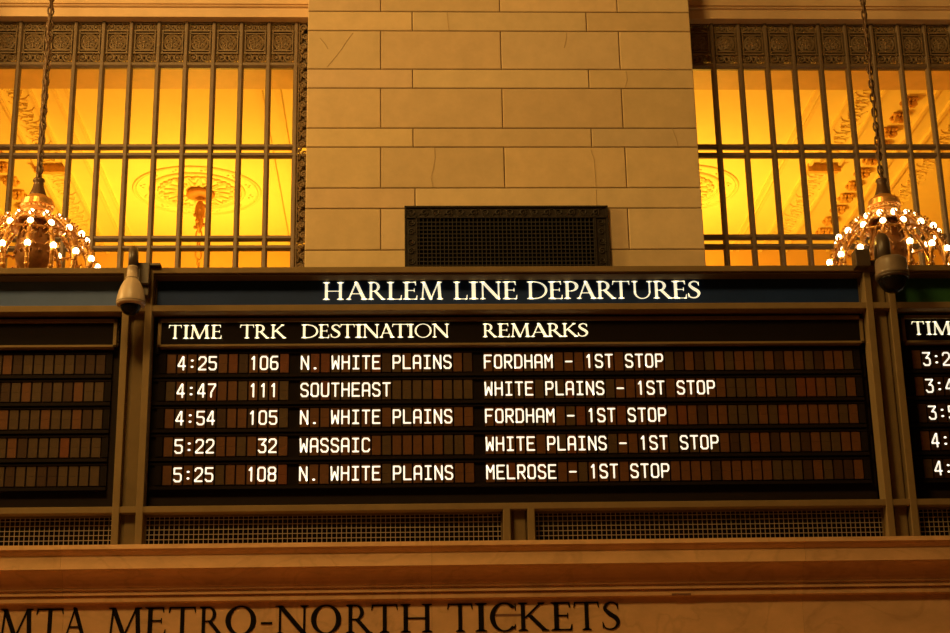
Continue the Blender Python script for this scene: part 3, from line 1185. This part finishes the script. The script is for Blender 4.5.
# ------------------------------------------------------------------ wire mesh screens under the boards
def mesh_screen(x0, x1, label):
    t = thing('mesh_screen', label, 'mesh screen', ((x0 + x1) / 2, YB + DEP, 3.832), None)
    MB().box(x0, x1, YB + .26, YB + .29, 3.832, 4.064).build('back_board', M['black'], t)
    mb = MB()
    n = int((x1 - x0) / .0358)
    d = (x1 - x0) / n
    for k in range(1, n):
        x = x0 + d * k
        mb.box(x - .0024, x + .0024, YB + .10, YB + .105, 3.832, 4.064)
    for k in range(1, 7):
        z = 4.064 - .0365 * k
        mb.box(x0, x1, YB + .095, YB + .100, z - .0024, z + .0024)
    mb.build('wire_grid', M['wire'], t)
    mb = MB()
    mb.box(x0, x1, YB + .09, YB + .12, 4.050, 4.064)
    mb.box(x0, x0 + .014, YB + .09, YB + .12, 3.832, 4.064)
    mb.box(x1 - .014, x1, YB + .09, YB + .12, 3.832, 4.064)
    mb.build('screen_frame', M['bronze_dark'], t)


mesh_screen(-5.68, -2.117, 'wire mesh screen under the blank flap board')
mesh_screen(-1.893, .747, 'wire mesh screen under the time and destination columns')
mesh_screen(.979, 3.611, 'wire mesh screen under the remarks column')
mesh_screen(3.846, 7.1, 'wire mesh screen under the board with the green panel')


# ------------------------------------------------------------------ chandeliers
def chain_links(mb, x, y, z0, z1, link=.075, rw=.024, r=.0085):
    z = z0
    k = 0
    while z < z1:
        pts = []
        for i in range(10):
            a = 2 * PI * i / 10
            u, v = rw * math.cos(a), link * .62 * math.sin(a)
            pts.append((x + (u if k % 2 else u * .25), y + (u * .25 if k % 2 else u), z + link / 2 + v))
        mb.tube(pts, r, 5, True)
        z += link * .92
        k += 1


def arm_curve(a, cx, cy, cz):
    pts = []
    # crown -> shoulder -> rim -> tucks under
    for r, z in ((.09, .03), (.17, .035), (.25, .01), (.32, -.045), (.39, -.12), (.445, -.20), (.485, -.30), (.502, -.42), (.49, -.52), (.43, -.60)):
        pts.append((cx + r * math.cos(a), cy + r * math.sin(a), cz + z))
    return pts


def make_chandelier(x, y, z, ztop, label, group, rot=0):
    """z = height of the upper ring of bulbs"""
    t = thing('chandelier', label, 'chandelier', (x, y, z - .62), group)
    mb = MB()
    chain_links(mb, x, y, z + .40, ztop)
    mb.tube([(x + .012 * math.cos(q * 1.7), y - .014 + .008 * math.sin(q * 1.7), z + .40 + (ztop - z - .40) * q / 40) for q in range(41)], .010, 5)
    mb.build('chain', M['chain'], t, smooth=True)
    mb = MB()
    mb.lathe([(.018, .43), (.046, .42), (.052, .40), (.040, .385), (.044, .36), (.058, .31), (.072, .275), (.074, .262), (.06, .255)], (x, y, z), 20)
    mb.build('cap', M['chain'], t, smooth=True)
    mb = MB()
    mb.lathe([(.06, .262), (.084, .258), (.096, .240), (.122, .228), (.136, .210), (.136, .182), (.144, .178), (.144, .160), (.13, .152), (.122, .135), (.128, .115), (.115, .098), (.105, .07), (.09, .05)], (x, y, z), 40)
    for k in range(20):
        a = 2 * PI * k / 20
        mb.ball((x + .122 * math.cos(a), y + .122 * math.sin(a), z + .148), .014, 7, 5)
    mb.build('hood', M['gold'], t)
    mb = MB()
    mb.lathe([(.088, .065), (.12, .055), (.18, .035), (.235, .0), (.245, -.02), (.24, -.026), (.18, .01), (.09, .04)], (x, y, z), 32)
    mb.build('crown', M['gold'], t, smooth=True)
    mb = MB()
    mb.lathe([(.085, .06), (.10, .02), (.12, -.06), (.142, -.15), (.150, -.19), (.158, -.20), (.158, -.225), (.148, -.235), (.155, -.27), (.145, -.33), (.11, -.38), (.05, -.42), (.012, -.46)], (x, y, z), 28)
    for k in range(12):
        a = 2 * PI * k / 12
        mb.tube([(x + r * math.cos(a), y + r * math.sin(a), z + zz) for r, zz in ((.10, .02), (.125, -.06), (.147, -.15))], .010, 5)
        mb.ball((x + .158 * math.cos(a), y + .158 * math.sin(a), z - .27), .018, 7, 5)
    mb.build('body', M['darkgold'], t, smooth=True)
    mb = MB()
    mb.ring((x, y, z - .012), .25, .012, 40, 6)
    mb.ring((x, y, z + .02), .20, .008, 40, 5)
    mb.ring((x, y, z - .16), .415, .011, 48, 6)
    for k in range(48):
        a = 2 * PI * k / 48
        mb.ball((x + .415 * math.cos(a), y + .415 * math.sin(a), z - .175), .010, 6, 4)
    mb.build('hoop', M['gold'], t, smooth=True)
    bulb0 = None

    def bulb(bx, by, bz):
        nonlocal bulb0
        if bulb0 is None:
            b = MB()
            b.ball((bx, by, bz), .0265, 12, 8, 1.1)
            bulb0 = b.build('bulb', M['bulb'], t, smooth=True)
            bulb0['at'] = (bx, by, bz)
        else:
            c = bulb0.copy()
            COL.objects.link(c)
            c.parent = t
            p = bulb0['at']
            c.location = (bx - p[0], by - p[1], bz - p[2])
            del c['at']

    for k in range(16):
        a = 2 * PI * k / 16 + rot
        mb = MB()
        pts = arm_curve(a, x, y, z)
        mb.tube(pts, [.012, .015, .017, .018, .019, .020, .020, .019, .016, .010], 8)
        for i in range(1, len(pts) - 1):
            p, q = Vector(pts[i]), Vector(pts[i + 1])
            for f_ in (0, .5):
                mb.ball(tuple(p + (q - p) * f_), .024 if f_ == 0 else .021, 7, 5)
        # leaf sprays beside the arm
        for r_, zz in ((.29, -.01), (.36, -.07), (.43, -.17), (.47, -.26), (.50, -.36)):
            for d in (-1, 1):
                aa = a + d * .13
                mb.tube([(x + r_ * math.cos(a), y + r_ * math.sin(a), z + zz), (x + r_ * 1.03 * math.cos(a + d * .08), y + r_ * 1.03 * math.sin(a + d * .08), z + zz + .035),
                         (x + r_ * math.cos(aa), y + r_ * math.sin(aa), z + zz + .01)], [.012, .010, .004], 5)
        # sockets
        c, s_ = math.cos(a), math.sin(a)
        for r_, zz in ((.425, -.145), (.525, -.375)):
            mb.lathe([(.010, -.05), (.016, -.03), (.020, -.012), (.015, 0)], (x + r_ * c, y + r_ * s_, z + zz), 8)
        mb.build('arm', M['gold'], t, smooth=True)
        bulb(x + .425 * c, y + .425 * s_, z - .125)
        bulb(x + .525 * c, y + .525 * s_, z - .355)
    for k in range(14):
        a = 2 * PI * (k + .4) / 14 + rot
        bulb(x + .262 * math.cos(a), y + .262 * math.sin(a), z + .015)
    del bulb0['at']
    return t


make_chandelier(-3.07, 13.1, 6.755, 11.6, 'gold chandelier of bare bulbs above the plain grey-blue panel', None, R(7))
make_chandelier(4.18, 13.1, 6.745, 11.6, 'gold chandelier of bare bulbs above the squat dome camera', None, R(2))


# pendants of the far room (canopy, stem and first links show)
def pendant(xc, yc, label):
    t = thing('pendant_lamp', label, 'pendant lamp', (xc, yc, 7.0))
    mb = MB()
    mb.lathe([(.02, -.10), (.06, -.095), (.12, -.085), (.165, -.07), (.175, -.05), (.165, -.03), (.13, 0)], (xc, yc, ZC), 24)
    mb.build('canopy', M['pendant'], t, smooth=True)
    mb = MB()
    mb.lathe([(.018, -.52), (.03, -.50), (.045, -.46), (.05, -.40), (.045, -.34), (.065, -.28), (.06, -.22), (.05, -.18), (.03, -.14)], (xc, yc, ZC), 12)
    for k in range(10):
        a = k * 2.4
        mb.ball((xc + .055 * math.cos(a), yc + .055 * math.sin(a), ZC - .2 - k * .03), .025, 7, 5)
    mb.build('stem', M['pendant'], t, smooth=True)
    mb = MB()
    chain_links(mb, xc, yc, 6.98, ZC - .52, .135, .036, .011)
    mb.build('chain', M['plaster_dark'], t, smooth=True)
    mb = MB()
    mb.lathe([(.03, .0), (.08, -.05), (.12, -.14), (.10, -.18), (.20, -.20), (.22, -.22), (.03, -.24)], (xc, yc, 7.0), 20)
    mb.build('shade_crown', M['gold'], t, smooth=True)
    return t


pendant(-2.46, 18.94, 'pendant lamp stem hanging from the whole ceiling medallion behind the bars')
pendant(3.42, 18.9, 'pendant lamp hung from the medallion behind the stone pier')


# ------------------------------------------------------------------ security cameras
def dome_camera_tall():
    cx, cy = -2.008, 11.72
    t = thing('security_camera', 'beige teardrop dome camera hanging from a dark gooseneck pipe', 'security camera', (cx + .07, YB, 5.73))
    MB().lathe([(.075, 0), (.102, .004), (.108, .016), (.107, .04), (.102, .075), (.092, .115), (.078, .155), (.060, .190), (.047, .205), (.046, .212)], (cx, cy, 5.567), 32).build('housing', M['cambeige'], t, smooth=True)
    MB().ring((cx, cy, 5.592), .1065, .0035, 32, 6).build('seam', M['camgrey'], t, smooth=True)
    MB().lathe([(.036, .21), (.048, .214), (.048, .222), (.040, .228), (.037, .30), (.040, .305), (.036, .312)], (cx, cy, 5.567), 24).build('collar', M['cambeige'], t, smooth=True)
    MB().lathe([(.004, -.072), (.03, -.068), (.054, -.052), (.068, -.030), (.075, -.004), (.077, .004)], (cx, cy, 5.567), 28).build('lens_dome', M['smoke'], t, smooth=True)
    pts = [(cx, cy, 5.87)]
    for i in range(13):
        a = PI * i / 12
        pts.append((cx - .030 * (1 - math.cos(a)) / 2, cy + .115 * (1 - math.cos(a)), 5.955 + .085 * math.sin(a)))
    pts.append((cx - .03, cy + .23, 5.90))
    MB().tube(pts, .034, 14).build('gooseneck', M['campipe'], t, smooth=True)
    mb = MB()
    mb.box(cx + .0, cx + .095, 11.92, 12.02, 5.72, 5.985)
    mb.box(cx + .02, cx + .10, 11.88, 11.93, 5.80, 5.92)
    mb.box(cx + .055, cx + .17, 11.96, 12.12, 5.973, 5.996)
    mb.build('mount', M['campipe'], t, bevel=.006)
    return t


def dome_camera_squat():
    cx, cy = 3.748, 11.72
    t = thing('security_camera', 'squat grey-brown dome camera with dark glass on a short bent pipe', 'security camera', (cx - .08, YB, 5.98))
    MB().lathe([(.095, 0), (.118, .004), (.128, .012), (.128, .03), (.124, .036), (.122, .115), (.116, .138), (.10, .150), (.05, .156)], (cx, cy, 5.772), 36).build('housing', M['camgrey'], t, smooth=True)
    MB().lathe([(.116, -.020), (.127, -.010), (.129, .004), (.112, .008)], (cx, cy, 5.772), 36).build('rim', M['campipe'], t, smooth=True)
    MB().lathe([(.004, -.125), (.040, -.120), (.070, -.104), (.094, -.072), (.112, -.030), (.116, -.01)], (cx, cy, 5.772), 32).build('lens_dome', M['smoke'], t, smooth=True)
    pts = [(cx - .045, cy, 5.90), (cx - .045, cy, 6.01)]
    for i in range(13):
        a = PI * i / 12
        pts.append((cx - .045 + .045 * (1 - math.cos(a)) / 2, cy + .12 * (1 - math.cos(a)), 6.03 + .085 * math.sin(a)))
    pts.append((cx, cy + .24, 5.98))
    MB().tube(pts, .050, 16).build('gooseneck', M['campipe'], t, smooth=True)
    mb = MB()
    mb.box(cx - .215, cx - .10, 11.90, 12.02, 5.93, 6.072)
    mb.box(cx - .19, cx + .0, 11.93, 12.06, 5.973, 5.99)
    mb.build('mount', M['campipe'], t, bevel=.006)
    return t


dome_camera_tall()
dome_camera_squat()
